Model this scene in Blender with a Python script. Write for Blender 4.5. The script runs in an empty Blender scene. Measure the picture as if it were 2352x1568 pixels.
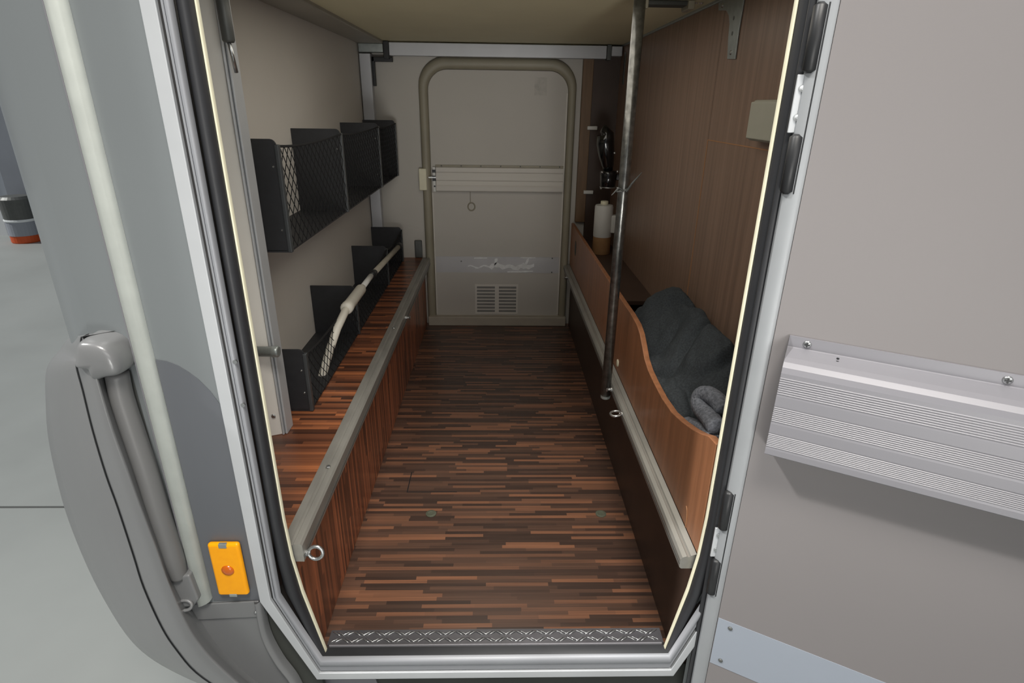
import bpy, bmesh, math, random
from mathutils import Vector, Matrix, noise

C = bpy.context.scene.collection
R = math.radians
random.seed(4)

# ------------------------------------------------------------------ camera frame (2352 x 1568)
F, CX, CY = 1330.0, 1176.0, 784.0
CAM = Vector((0, 0, 1.15))
AY = Vector((-30, -546, F)).normalized()
dn = Vector((-46, 3216, F)).normalized()
dn = (dn - AY * dn.dot(AY)).normalized()
AX = dn.cross(AY)
if AX.x < 0: AX = -AX
AZ = -dn

def at(px, py, **k):
    """point of the place seen at that pixel on the plane x=, y= or z="""
    d = Vector((px - CX, py - CY, F))
    r = Vector((d.dot(AX), d.dot(AY), d.dot(AZ)))
    (ax, v), = k.items()
    i = 'xyz'.index(ax)
    return CAM + r * ((v - CAM[i]) / r[i])

# ------------------------------------------------------------------ materials
def s2l(c):
    f = lambda v: v / 12.92 if v <= .04045 else ((v + .055) / 1.055) ** 2.4
    return (f(c[0] / 255), f(c[1] / 255), f(c[2] / 255), 1)

def mat(name, col, rough=.5, metal=0.0, var=.08, scale=12.0, bump=0.0, bscale=200.0, stretch=(1, 1, 1), spec=.5, coat=0.0, trans=0.0, emit=0.0):
    m = bpy.data.materials.new(name); m.use_nodes = True
    nt = m.node_tree; N = nt.nodes; L = nt.links
    b = N['Principled BSDF']
    b.inputs['Roughness'].default_value = rough
    b.inputs['Metallic'].default_value = metal
    b.inputs['Specular IOR Level'].default_value = spec
    b.inputs['Coat Weight'].default_value = coat
    b.inputs['Transmission Weight'].default_value = trans
    g = N.new('ShaderNodeNewGeometry')
    mp = N.new('ShaderNodeMapping'); mp.inputs['Scale'].default_value = stretch
    L.new(g.outputs['Position'], mp.inputs['Vector'])
    n = N.new('ShaderNodeTexNoise'); n.inputs['Scale'].default_value = scale; n.inputs['Detail'].default_value = 5
    L.new(mp.outputs['Vector'], n.inputs['Vector'])
    cr = N.new('ShaderNodeValToRGB')
    c = s2l(col)
    cr.color_ramp.elements[0].position = .3; cr.color_ramp.elements[1].position = .7
    cr.color_ramp.elements[0].color = tuple(max(0, v * (1 - var)) for v in c[:3]) + (1,)
    cr.color_ramp.elements[1].color = tuple(min(1, v * (1 + var)) for v in c[:3]) + (1,)
    L.new(n.outputs['Fac'], cr.inputs['Fac'])
    L.new(cr.outputs['Color'], b.inputs['Base Color'])
    if bump:
        n2 = N.new('ShaderNodeTexNoise'); n2.inputs['Scale'].default_value = bscale; n2.inputs['Detail'].default_value = 3
        L.new(mp.outputs['Vector'], n2.inputs['Vector'])
        bp = N.new('ShaderNodeBump'); bp.inputs['Strength'].default_value = bump; bp.inputs['Distance'].default_value = .002
        L.new(n2.outputs['Fac'], bp.inputs['Height']); L.new(bp.outputs['Normal'], b.inputs['Normal'])
    return m

def strips(name, along, across, w, ln, dark, mid, light, rough=.32):
    """parquet of narrow strips with staggered ends"""
    m = bpy.data.materials.new(name); m.use_nodes = True
    nt = m.node_tree; N = nt.nodes; L = nt.links
    b = N['Principled BSDF']; b.inputs['Roughness'].default_value = rough
    b.inputs['Specular IOR Level'].default_value = .6
    g = N.new('ShaderNodeNewGeometry'); sp = N.new('ShaderNodeSeparateXYZ')
    L.new(g.outputs['Position'], sp.inputs[0])
    def M(op, a, c=None):
        q = N.new('ShaderNodeMath'); q.operation = op
        for i, v in enumerate((a, c)):
            if v is None: continue
            if isinstance(v, (int, float)): q.inputs[i].default_value = v
            else: L.new(v, q.inputs[i])
        return q.outputs[0]
    row = M('FLOOR', M('DIVIDE', M('ADD', sp.outputs[across], 7.0), w))
    wn = N.new('ShaderNodeTexWhiteNoise'); wn.noise_dimensions = '1D'; L.new(row, wn.inputs['W'])
    lr = M('ADD', M('MULTIPLY', wn.outputs['Value'], ln * .8), ln * .7)
    off = M('MULTIPLY', wn.outputs['Value'], 37.3)
    col = M('FLOOR', M('ADD', M('DIVIDE', M('ADD', sp.outputs[along], 9.0), lr), off))
    w2 = N.new('ShaderNodeTexWhiteNoise'); w2.noise_dimensions = '2D'
    cb = N.new('ShaderNodeCombineXYZ'); L.new(row, cb.inputs[0]); L.new(col, cb.inputs[1]); L.new(cb.outputs[0], w2.inputs['Vector'])
    cr = N.new('ShaderNodeValToRGB'); e = cr.color_ramp.elements
    e[0].position = 0; e[0].color = s2l(dark); e[1].position = 1; e[1].color = s2l(light)
    x = e.new(.25); x.color = s2l(tuple((a * .75 + c * .25) for a, c in zip(dark, mid)))
    x = e.new(.6); x.color = s2l(mid)
    L.new(w2.outputs['Value'], cr.inputs['Fac'])
    # grain
    mp = N.new('ShaderNodeMapping'); sc = [60, 60, 60]; sc['XYZ'.index(along)] = 4; sc['XYZ'.index(across)] = 260
    mp.inputs['Scale'].default_value = sc; L.new(g.outputs['Position'], mp.inputs['Vector'])
    n = N.new('ShaderNodeTexNoise'); n.inputs['Scale'].default_value = 1; n.inputs['Detail'].default_value = 4
    L.new(mp.outputs['Vector'], n.inputs['Vector'])
    gr = N.new('ShaderNodeMapRange'); gr.inputs['From Min'].default_value = .3; gr.inputs['From Max'].default_value = .7
    gr.inputs['To Min'].default_value = .78; gr.inputs['To Max'].default_value = 1.25; L.new(n.outputs['Fac'], gr.inputs['Value'])
    mx = N.new('ShaderNodeVectorMath'); mx.operation = 'SCALE'
    L.new(cr.outputs['Color'], mx.inputs[0]); L.new(gr.outputs[0], mx.inputs['Scale'])
    L.new(mx.outputs[0], b.inputs['Base Color'])
    return m

M = {}
M['silver'] = mat('silver_paint', (128, 133, 135), .38, .25, .03, 2.5, coat=.3)
M['silver_plastic'] = mat('silver_plastic', (124, 125, 126), .28, .15, .03, 5, bump=.05, bscale=500)
M['dark_decal'] = mat('blue_grey_decal', (98, 101, 106), .42, .1, .03, 4)
M['strip_white'] = mat('weathered_cream_plastic', (216, 220, 213), .45, 0, .05, 30)
M['alu'] = mat('brushed_aluminium', (188, 190, 194), .48, .3, .05, 8, stretch=(1, 1, .1), bump=.04, bscale=300)
M['alu_frame'] = mat('aluminium_frame', (150, 152, 157), .5, .25, .05, 8, bump=.03, bscale=300)
M['alu_door'] = mat('aluminium_door_edge', (148, 151, 154), .5, .2, .04, 10)
M['silver_dark'] = mat('shaded_grey_plastic', (112, 112, 112), .42, .1, .04, 8)
M['alu_flat'] = mat('painted_aluminium', (190, 193, 196), .45, .25, .04, 10)
M['alu_groove'] = mat('dark_aluminium_groove', (50, 49, 49), .45, .3, .1, 20)
M['rail'] = mat('worn_aluminium_rail', (160, 158, 152), .42, .55, .16, 25, stretch=(1, .25, 1), bump=.08, bscale=150)
M['rubber'] = mat('black_rubber', (42, 43, 46), .5, 0, .1, 20)
M['black'] = mat('black_plastic', (30, 31, 33), .45, 0, .1, 20)
M['gloss_black'] = mat('gloss_black_plastic', (16, 17, 18), .12, 0, .05, 10, coat=.6)
M['board_black'] = mat('black_hardboard', (41, 42, 45), .55, 0, .12, 60)
M['board_edge'] = mat('black_corner_trim', (66, 69, 71), .42, .1, .08, 40)
M['piping'] = mat('cream_edge_piping', (226, 222, 196), .5, 0, .04, 30)
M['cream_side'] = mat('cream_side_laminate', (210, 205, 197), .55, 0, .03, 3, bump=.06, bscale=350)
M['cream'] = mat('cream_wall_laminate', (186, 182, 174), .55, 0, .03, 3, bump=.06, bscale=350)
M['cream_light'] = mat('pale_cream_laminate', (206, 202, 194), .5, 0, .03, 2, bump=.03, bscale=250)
M['post_cream'] = mat('warm_cream_post', (240, 236, 228), .5, 0, .03, 4)
M['door_cream'] = mat('door_inner_laminate', (123, 119, 119), .5, 0, .025, 2.5, bump=.04, bscale=120)
M['frame_beige'] = mat('beige_frame_moulding', (146, 140, 122), .5, 0, .06, 10)
M['sill_beige'] = mat('beige_door_sill', (168, 160, 146), .5, 0, .06, 14)
M['ceiling'] = mat('beige_bed_base_underside', (198, 190, 158), .65, 0, .04, 4)
M['beam'] = mat('bed_edge_beam', (150, 145, 134), .5, .1, .06, 8)
M['tray'] = mat('white_aluminium_profile', (124, 123, 128), .38, .1, .02, 4)
M['tape'] = mat('reflective_tape', (150, 157, 168), .3, .1, .03, 5)
M['tape_dim'] = mat('reflective_tape_worn', (182, 182, 184), .35, .1, .05, 8)
M['scuff'] = mat('white_residue', (226, 228, 228), .6, 0, .12, 60)
M['steel'] = mat('bright_steel', (190, 192, 192), .25, .9, .05, 40)
M['galv'] = mat('galvanised_steel', (158, 164, 162), .38, .55, .1, 50)
M['pole'] = mat('mottled_dark_steel', (118, 118, 115), .28, .85, .35, 60, bump=.15, bscale=120)
M['dark_metal'] = mat('dark_grey_metal', (92, 94, 92), .45, .3, .08, 20)
M['box_grey'] = mat('pale_grey_plastic', (168, 166, 152), .5, 0, .03, 20)
M['white_plastic'] = mat('white_plastic', (214, 214, 210), .45, 0, .03, 20)
M['hose'] = mat('off_white_tube', (222, 218, 206), .45, 0, .06, 30)
M['hose_grey'] = mat('beige_rod', (166, 160, 146), .5, 0, .1, 30)
M['tan'] = mat('tan_sleeve', (160, 122, 84), .55, 0, .1, 30)
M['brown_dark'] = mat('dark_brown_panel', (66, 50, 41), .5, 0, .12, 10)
M['fleece'] = mat('charcoal_fleece', (60, 64, 67), .95, 0, .25, 220, bump=.6, bscale=260, spec=.1)
M['fleece_grey'] = mat('grey_marled_fleece', (112, 115, 122), .95, 0, .4, 160, bump=.8, bscale=260, spec=.1)
M['ground'] = mat('concrete_ground', (146, 150, 148), .5, 0, .07, 1.6, bump=.05, bscale=60)
M['hall_wall'] = mat('hall_wall_paint', (196, 202, 210), .6, 0, .05, .8)
M['hall_light'] = mat('hall_light_panel', (226, 230, 232), .6, 0, .03, .8)
M['hall_dark'] = mat('hall_grey_column', (150, 155, 164), .6, 0, .08, 2)
M['orange'] = mat('orange_base', (206, 84, 30), .5, 0, .05, 10)
M['amber'] = mat('amber_lens', (255, 168, 0), .3, 0, .05, 60, coat=.2, spec=.3)
M['amber_dark'] = mat('amber_bulb', (200, 96, 4), .2, 0, .05, 60, coat=.5)
M['under'] = mat('dark_underbody', (62, 64, 60), .7, 0, .15, 8)
M['net'] = mat('black_elastic_net', (13, 13, 15), .95, 0, .1, 50)
M['tread'] = mat('tread_plate_aluminium', (92, 91, 95), .34, .5, .1, 30)
M['vent_grey'] = mat('grey_vent_slot', (128, 127, 124), .6, 0, .08, 20)
M['plug'] = mat('dull_green_plug', (96, 100, 86), .4, .3, .1, 40)
M['strip_x'] = strips('dark_strip_parquet_crosswise', 'X', 'Y', .0115, .16, (60, 46, 40), (86, 64, 53), (128, 88, 66))
M['strip_step'] = strips('reddish_strip_parquet_crosswise', 'X', 'Y', .0115, .16, (62, 38, 28), (112, 68, 46), (160, 98, 62))
M['strip_z'] = strips('dark_strip_parquet_upright', 'Z', 'Y', .011, .40, (98, 58, 40), (152, 90, 60), (192, 114, 76))
M['wood'] = mat('brown_wood_laminate', (134, 109, 93), .38, 0, .20, 3.0, stretch=(26, 26, .6))
M['wood_orange'] = mat('warm_brown_wood_laminate', (150, 101, 70), .38, 0, .20, 4.0, stretch=(14, 14, 1.0))
M['wood_edge'] = mat('pale_wood_edge', (168, 122, 84), .5, 0, .1, 20)
M['wood_strip'] = mat('wood_corner_strip', (112, 86, 60), .5, 0, .15, 6, stretch=(10, 10, 1))

# ------------------------------------------------------------------ mesh helpers
def bx(bm, x0, x1, y0, y1, z0, z1):
    v = [bm.verts.new(p) for p in ((x0, y0, z0), (x1, y0, z0), (x1, y1, z0), (x0, y1, z0), (x0, y0, z1), (x1, y0, z1), (x1, y1, z1), (x0, y1, z1))]
    for f in ((3, 2, 1, 0), (4, 5, 6, 7), (0, 1, 5, 4), (1, 2, 6, 5), (2, 3, 7, 6), (3, 0, 4, 7)): bm.faces.new([v[i] for i in f])
    return bm

def prism(bm, pts, off):
    """closed polygon of 3D points pushed along off"""
    off = Vector(off)
    a = [bm.verts.new(Vector(p)) for p in pts]; b = [bm.verts.new(Vector(p) + off) for p in pts]
    n = len(pts)
    bm.faces.new(a); bm.faces.new(b[::-1])
    for i in range(n): bm.faces.new((a[i], b[i], b[(i + 1) % n], a[(i + 1) % n]))
    return bm

def tube(bm, pts, r, seg=10, cap=True, closed=False):
    pts = [Vector(p) for p in pts]; n = len(pts)
    rs = r if isinstance(r, (list, tuple)) else [r] * n
    rings = []; up = None
    for i, p in enumerate(pts):
        if closed: t = pts[(i + 1) % n] - pts[i - 1]
        else: t = pts[min(i + 1, n - 1)] - pts[max(i - 1, 0)]
        t.normalize()
        if up is None:
            up = Vector((0, 0, 1)) if abs(t.z) < .9 else Vector((1, 0, 0))
        u = (up - t * up.dot(t)).normalized(); w = t.cross(u); up = u
        rings.append([bm.verts.new(p + (u * math.cos(a) + w * math.sin(a)) * rs[i]) for a in (2 * math.pi * k / seg for k in range(seg))])
    m = n if closed else n - 1
    for i in range(m):
        A, B = rings[i], rings[(i + 1) % n]
        for k in range(seg): bm.faces.new((A[k], A[(k + 1) % seg], B[(k + 1) % seg], B[k]))
    if cap and not closed: bm.faces.new(rings[0][::-1]); bm.faces.new(rings[-1])
    return bm

def lathe(bm, c, prof, seg=24, axis='z'):
    c = Vector(c); rings = []
    for r, h in prof:
        ring = []
        for k in range(seg):
            a = 2 * math.pi * k / seg; q = (r * math.cos(a), r * math.sin(a))
            o = {'z': (q[0], q[1], h), 'y': (q[0], h, q[1]), 'x': (h, q[0], q[1])}[axis]
            ring.append(bm.verts.new(c + Vector(o)))
        rings.append(ring)
    for A, B in zip(rings, rings[1:]):
        for k in range(seg): bm.faces.new((A[k], A[(k + 1) % seg], B[(k + 1) % seg], B[k]))
    bm.faces.new(rings[0][::-1]); bm.faces.new(rings[-1])
    return bm

def grid(bm, rows):
    vs = [[bm.verts.new(Vector(p)) for p in r] for r in rows]
    for A, B in zip(vs, vs[1:]):
        for k in range(len(A) - 1): bm.faces.new((A[k], A[k + 1], B[k + 1], B[k]))
    return bm

def nb(): return bmesh.new()
def box(*a): return bx(nb(), *a)

ROOT = {}
def obj(name, bm, m, parent=None, bev=0.0, smooth=False, seg=2, loc=None, world=True):
    bmesh.ops.recalc_face_normals(bm, faces=bm.faces)
    me = bpy.data.meshes.new(name)
    mt = Matrix()
    if parent is not None:
        r = parent
        while r.parent is not None: r = r.parent
        mt = ROOT.get(r.name, Matrix())
    elif world:
        xs = [v.co for v in bm.verts]
        if loc is None:
            lo = Vector((min(v.x for v in xs), min(v.y for v in xs), min(v.z for v in xs)))
            hi = Vector((max(v.x for v in xs), max(v.y for v in xs), max(v.z for v in xs)))
            loc = Vector(((lo.x + hi.x) / 2, (lo.y + hi.y) / 2, lo.z))
        mt = Matrix.Translation(loc)
    if world: bmesh.ops.transform(bm, matrix=mt.inverted(), verts=bm.verts)
    bm.to_mesh(me); bm.free()
    me.materials.append(m)
    o = bpy.data.objects.new(name, me); C.objects.link(o)
    if parent is not None: o.parent = parent
    elif world:
        o.location = mt.translation; ROOT[o.name] = mt
    if smooth:
        for p in me.polygons: p.use_smooth = True
    if bev:
        b = o.modifiers.new('bevel', 'BEVEL'); b.width = bev; b.segments = seg; b.limit_method = 'ANGLE'; b.angle_limit = R(35)
        for p in me.polygons: p.use_smooth = True
        w = o.modifiers.new('wn', 'WEIGHTED_NORMAL'); w.keep_sharp = True
    return o

def objs(name, bm, m, parent, **k):
    """one object for every loose piece of bm"""
    bm.verts.ensure_lookup_table(); seen = set(); out = []
    for v0 in bm.verts:
        if v0 in seen: continue
        isl = []; stack = [v0]; seen.add(v0)
        while stack:
            v = stack.pop(); isl.append(v)
            for e in v.link_edges:
                q = e.other_vert(v)
                if q not in seen: seen.add(q); stack.append(q)
        n = nb(); mp = {v: n.verts.new(v.co) for v in isl}
        for f in {f for v in isl for f in v.link_faces}: n.faces.new([mp[v] for v in f.verts])
        out.append(obj(name, n, m, parent, **k))
    bm.free(); return out

def tag(o, label, cat, group=None, kind=None):
    o['label'] = label; o['category'] = cat
    if group: o['group'] = group
    if kind: o['kind'] = kind
    return o

def thing(name, loc, label, cat, group=None, kind=None, rz=0):
    o = bpy.data.objects.new(name, None); C.objects.link(o)
    o.location = loc; o.rotation_euler = (0, 0, rz); o.empty_display_size = .05
    ROOT[o.name] = Matrix.Translation(Vector(loc)) @ Matrix.Rotation(rz, 4, 'Z')
    return tag(o, label, cat, group, kind)

def dup(root, loc, label, name=None):
    r = root.copy(); C.objects.link(r); r.location = loc; r['label'] = label
    for ch in list(root.children):
        c = ch.copy(); C.objects.link(c); c.parent = r
        for g in ch.children:
            d = g.copy(); C.objects.link(d); d.parent = c
    return r

# ================================================================== THE VAN SHELL
FL, FR, BK, TOP = -.396, .398, 3.075, 1.412
LW, RW = -.655, .58

# ---- garage floor
o = obj('floor', box(-.45, RW + .02, .88, BK + .05, -.04, 0), M['strip_x'])
tag(o, 'dark brown floor of narrow crosswise wooden strips inside the vehicle garage', 'floor', kind='structure')
b = nb()
prism(b, [(x, y, -.001) for x, y in ((-.289, 1.532), (-.129, 1.532), (-.129, 1.535), (-.286, 1.535), (-.286, 1.64), (-.289, 1.64))], (0, 0, .0018))
obj('floor_seam', b, M['black'], o)

# ---- interior walls
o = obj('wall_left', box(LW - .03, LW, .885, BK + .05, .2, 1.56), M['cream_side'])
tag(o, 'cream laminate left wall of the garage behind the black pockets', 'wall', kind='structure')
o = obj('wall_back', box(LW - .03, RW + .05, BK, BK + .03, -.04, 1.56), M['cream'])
tag(o, 'cream laminate far wall of the garage around the closed far hatch', 'wall', kind='structure')
wr = thing('wall_right', (RW, 1.9, .30), 'brown wood-grain right wall of the garage with a vertical panel seam', 'wall', kind='structure')
obj('wood_panel', box(RW, RW + .03, 1.688, BK + .03, -.04, 1.56), M['wood'], wr)
obj('wood_panel', box(RW, RW + .03, .86, 1.686, -.04, 1.56), M['wood'], wr)
b = nb(); bx(b, RW - .0008, RW + .001, 1.6845, 1.6895, .45, 1.065)
obj('panel_edge', b, M['wood_edge'], wr)
b = nb(); bx(b, RW - .0008, RW + .001, .9, 1.684, 1.0635, 1.066)
obj('panel_edge', b, M['wood_edge'], wr)
# back corner of the wooden wall
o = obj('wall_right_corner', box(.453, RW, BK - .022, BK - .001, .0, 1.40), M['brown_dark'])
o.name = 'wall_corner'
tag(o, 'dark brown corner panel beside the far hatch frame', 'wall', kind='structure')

# ---- ceiling: underside of the bed
ce = thing('ceiling', (0, 2, TOP), 'beige underside of the bed that roofs the garage', 'ceiling', kind='structure')
obj('bed_board', box(-.54, .592, .95, BK - .005, TOP, TOP + .03), M['ceiling'], ce)
obj('side_beam', box(LW, -.535, .95, BK - .04, TOP - .012, TOP + .03), M['beam'], ce, bev=.004)
obj('edge_profile', box(.575, .60, .95, BK - .005, TOP - .008, TOP + .03), M['galv'], ce, bev=.003)
o = obj('ceiling_roof', box(LW - .03, RW + .05, .86, BK + .05, 1.54, 1.58), M['under'])
o.name = 'ceiling_slab'
tag(o, 'dark slab above the bed that closes the garage', 'ceiling', kind='structure')

# ---- front wall (outer body side) with the hatch opening
A = [(-.441, 1.52), (-.441, .45), (-.441, .36), (-.441, .287), (-.359, .080)]
def mir(p): return [(-x, z) for x, z in p]
b = nb()
for poly in ([(-.62, .25), (-.4405, .25), (-.4405, 2.3), (-.62, 2.3)],
             [(-.4405, 1.52), (.4405, 1.52), (.4405, 2.3), (-.4405, 2.3)],
             [(.4405, -.06), (2.6, -.06), (2.6, 2.3), (.4405, 2.3)]):
    prism(b, [(x, .83, z) for x, z in poly], (0, .035, 0))
# rounded rear corner of the body
prof = [(-.62, .83)]
for k in range(0, 13):
    a = R(90 * k / 12); prof.append((-.62 - .096 * math.sin(a), .83 + .17 * (1 - math.cos(a))))
prof += [(-.716, 1.6), (-.716, 3.25)]
inn = [(x + .03, y + .03) for x, y in prof]
for z0, z1 in ((-.05, 2.3),):
    rows = [[(x, y, z) for x, y in prof] for z in (.16, .3, .78, 1.3, z1)]
    grid(b, rows)
wf = obj('wall_front', b, M['silver'], smooth=False)
tag(wf, 'silver painted outer side of the vehicle around the open hatch', 'wall', kind='structure')
for p in wf.data.polygons:
    p.use_smooth = True
es = wf.modifiers.new('es', 'EDGE_SPLIT'); es.split_angle = R(30)
# dark decal with arched top
arc = [(-.529, .777), (-.512, .774), (-.497, .767), (-.484, .757), (-.47, .743), (-.456, .723), (-.4415, .693)]
obj('dark_decal', prism(nb(), [(x, .8285, z) for x, z in [(-.529, .285)] + arc + [(-.4415, .285)]], (0, .0015, 0)), M['dark_decal'], wf)

# ---- frame of the near hatch
tf = thing('trim_1', (0, .85, .08), 'aluminium hatch frame with black rubber seal and cream piping around the garage opening', 'door frame', kind='structure')
def ring(left):  # left side list top->bottom, mirrored to a U
    return left + mir(left)[::-1]
def band(bm, outer, inner, y0, y1, bulge=0):
    o_, i_ = ring(outer), ring(inner)
    n = len(o_)
    cols = []
    for k in range(n):
        (ox, oz), (ix, iz) = o_[k], i_[k]
        mx, mz = (ox + ix) / 2, (oz + iz) / 2
        if bulge:
            cols.append([(ox, y1, oz), (ox, y0, oz), (ox * .75 + ix * .25, y0 - bulge * .8, oz * .75 + iz * .25), (mx, y0 - bulge, mz),
                         (ox * .25 + ix * .75, y0 - bulge * .8, oz * .25 + iz * .75), (ix, y0, iz), (ix, y1, iz)])
        else:
            cols.append([(ox, y1, oz), (ox, y0, oz), (ix, y0, iz), (ix, y1, iz)])
    grid(bm, cols)
    return bm
B_ = [(-.421, 1.52), (-.421, .45), (-.421, .36), (-.421, .292), (-.352, .098)]
B2 = [(-.4175, 1.52), (-.4175, .45), (-.4175, .36), (-.4175, .292), (-.351, .101)]
R1 = [(-.4115, 1.52), (-.4115, .45), (-.4115, .36), (-.4115, .294), (-.349, .116)]
C_ = [(-.4045, 1.52), (-.4045, .45), (-.4045, .36), (-.4045, .297), (-.3455, .131)]
G_ = [(-.4055, 1.52), (-.4055, .45), (-.4045, .36), (-.4005, .297), (-.3455, .104)]
D_ = [(-.3885, 1.52), (-.3885, .45), (-.385, .36), (-.376, .275), (-.3475, .117)]
E_ = [(-.3855, 1.52), (-.3855, .45), (-.382, .36), (-.3725, .278), (-.345, .119)]
obj('outer_flange', band(nb(), A, B_, .822, .836), M['alu_flat'], tf, bev=.0015)
obj('groove', band(nb(), B_, R1, .8285, .86), M['alu_groove'], tf)
b = nb(); band(b, R1, C_, .8235, .834, .002)
obj('inner_ridge', b, M['alu_frame'], tf, smooth=True)
b = nb(); band(b, [(x + .0012, z) for x, z in B2], [(x - .0018, z) for x, z in R1], .8255, .834)
obj('groove_rib', b, M['alu_frame'], tf)
obj('rubber_seal', band(nb(), G_, D_, .842, .866, .007), M['rubber'], tf, smooth=True)
def open_band(bm, outer, inner, y0, y1):   # two sides only, piping ends at the tread plate
    for s in (1, -1):
        cols = []
        for (ox, oz), (ix, iz) in zip(outer, inner):
            cols.append([(s * ox, y1, oz), (s * ox, y0, oz), (s * (ox + ix) / 2, y0 - .002, (oz + iz) / 2), (s * ix, y0, iz), (s * ix, y1, iz)])
        grid(bm, cols)
    return bm
obj('cream_piping', open_band(nb(), D_, E_, .855, .8615), M['piping'], tf, smooth=True)
b = nb()
for z in (.702, .777): lathe(b, (-.4045, .8205, z), [(.0035, 0), (.003, .004)], 10, 'y')
objs('frame_rivet', b, M['steel'], tf)

# ---- under the sill
o = obj('floor_sill_underside', box(-.42, .46, .866, .8785, -.16, .06), M['under']); o.name = 'trim_2'
tag(o, 'dark underbody edge below the aluminium hatch sill', 'underbody', kind='structure')
o = obj('trim_3', prism(nb(), [(-.398, .862, .074), (-.262, .862, .074), (-.238, .862, -.06), (-.385, .862, -.06)], (0, .01, 0)), M['tray'])
tag(o, 'pale grey sheet strip under the left end of the hatch sill', 'trim', kind='structure')

o = obj('trim_5', box(-.60, -.44, .862, .866, .06, .37), M['under'])
tag(o, 'dark inner lining behind the skirt panel', 'lining', kind='structure')
# ---- tread plate on the sill
tp = thing('tread_plate', (0, .90, .0), 'checkered aluminium tread plate on the hatch sill in front of the floor', 'tread plate')
obj('plate', box(-.352, .352, .882, .918, .100, .105), M['tread'], tp)
obj('front_edge', box(-.348, .348, .8785, .882, .094, .106), M['tray'], tp, bev=.001)
obj('riser', box(-.352, .352, .890, .917, .0, .100), M['brown_dark'], tp)
b = nb()
k = 0; x = -.335
while x < .335:
    for j, yy in enumerate((.8915, .9085)):
        s_ = 1 if (k + j) % 2 == 0 else -1
        for q in (-1, 1):
            cx = x + .0045 * q
            p = [Vector((cx - .0105, yy - s_ * .0060, .1048)), Vector((cx - .004, yy - s_ * .0024, .1062)), Vector((cx + .004, yy + s_ * .0024, .1062)), Vector((cx + .0105, yy + s_ * .0060, .1048))]
            tube(b, p, [.0003, .0011, .0011, .0003], 6)
    x += .0215; k += 1
obj('raised_pattern', b, M['steel'], tp, smooth=True)

# ================================================================== FAR HATCH (door_2)
d2 = thing('door_2', (0, BK, 0), 'closed cream far hatch with rounded top frame at the end of the garage', 'door', kind='structure')
def round_top(x0, x1, z0, z1, r, n=10):
    pts = [(x0, z0)]
    for k in range(n + 1):
        a = R(180 - 90 * k / n); pts.append((x0 + r + r * math.cos(a), z1 - r + r * math.sin(a)))
    for k in range(n + 1):
        a = R(90 - 90 * k / n); pts.append((x1 - r + r * math.cos(a), z1 - r + r * math.sin(a)))
    pts.append((x1, z0)); return pts
po = round_top(-.388, .376, .0, 1.352, .13); pi = round_top(-.345, .338, .0, 1.30, .095)
cols = []
for (ox, oz), (ix, iz) in zip(po, pi):
    cols.append([(ox, BK, oz), (ox, BK - .018, oz), (ox * .7 + ix * .3, BK - .026, oz * .7 + iz * .3), (ox * .25 + ix * .75, BK - .024, oz * .25 + iz * .75), (ix, BK - .014, iz), (ix, BK, iz)])
obj('hatch_frame', grid(nb(), cols), M['frame_beige'], d2, smooth=True)
pl = round_top(-.343, .336, .05, 1.298, .094)
obj('hatch_leaf', prism(nb(), [(x, BK - .010, z) for x, z in pl], (0, .009, 0)), M['cream'], d2)
b = nb(); bx(b, -.343, -.337, BK - .0145, BK - .009, .06, .72); bx(b, .330, .336, BK - .0145, BK - .009, .06, 1.2)
objs('leaf_edge_highlight', b, M['cream_light'], d2)  # pale strips standing in for highlights along the leaf edges
obj('sill_step', box(-.386, .378, BK - .045, BK - .003, 0, .052), M['sill_beige'], d2, bev=.004)
bar = nb()
zs = [(.852, .014), (.848, .030), (.828, .032), (.822, .028), (.805, .032), (.788, .034), (.782, .030), (.764, .034), (.757, .038), (.735, .036), (.730, .030), (.728, .014)]
grid(bar, [[(x, BK - y, z) for z, y in zs] for x in (-.318, .328)])
for x in (-.318, .328):
    bar.faces.new([bar.verts.new((x, BK - y, z)) for z, y in zs])
hb = obj('storage_bar', bar, M['cream_light'], d2)
b = nb(); bx(b, -.322, .330, BK - .016, BK - .010, .851, .860)
obj('bar_shadow_strip', b, M['frame_beige'], d2)
b = nb()
for k in range(7): lathe(b, (-.29 + .1 * k, BK - .018, .8555), [(.0035, 0), (.002, -.002)], 8, 'y')
objs('bar_screw', b, M['dark_metal'], d2)
b = nb(); bx(b, -.333, -.320, BK - .034, BK - .012, .73, .85)
lp = obj('latch_plate', b, M['white_plastic'], d2)
b = nb(); bx(b, -.336, -.319, BK - .0355, BK - .03, .823, .838); bx(b, -.336, -.319, BK - .0355, BK - .03, .782, .808); bx(b, -.330, -.322, BK - .0355, BK - .03, .752, .760)
objs('latch_slot', b, M['black'], lp)
obj('latch_bolt', box(-.355, -.318, BK - .04, BK - .035, .797, .803), M['steel'], d2)
obj('latch_keeper', box(-.404, -.366, BK - .034, BK - .012, .735, .842), M['piping'], d2, bev=.003)
b = nb(); obj('pull_cord', tube(nb(), [(-.146, BK - .014, .73), (-.146, BK - .014, .672)], .002, 6), M['frame_beige'], d2)
tube(b, [(-.141 + .018 * math.cos(a), BK - .014, .652 + .02 * math.sin(a)) for a in (2 * math.pi * k / 20 for k in range(20))], .0035, 6, closed=True)
obj('pull_ring', b, M['frame_beige'], d2, smooth=True)
obj('tape_band', box(-.34, .333, BK - .0118, BK - .0098, .298, .386), M['tape_dim'], d2)
b = nb(); random.seed(11)
def blot(xs, zs_, hs):
    pts = [(x, BK - .0124, z + h) for x, z, h in zip(xs, zs_, hs)] + [(x, BK - .0124, z - h) for x, z, h in list(zip(xs, zs_, hs))[::-1]]
    prism(b, pts, (0, .0008, 0))
n = 26
xs = [-.165 + .36 * i / (n - 1) for i in range(n)]
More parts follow.
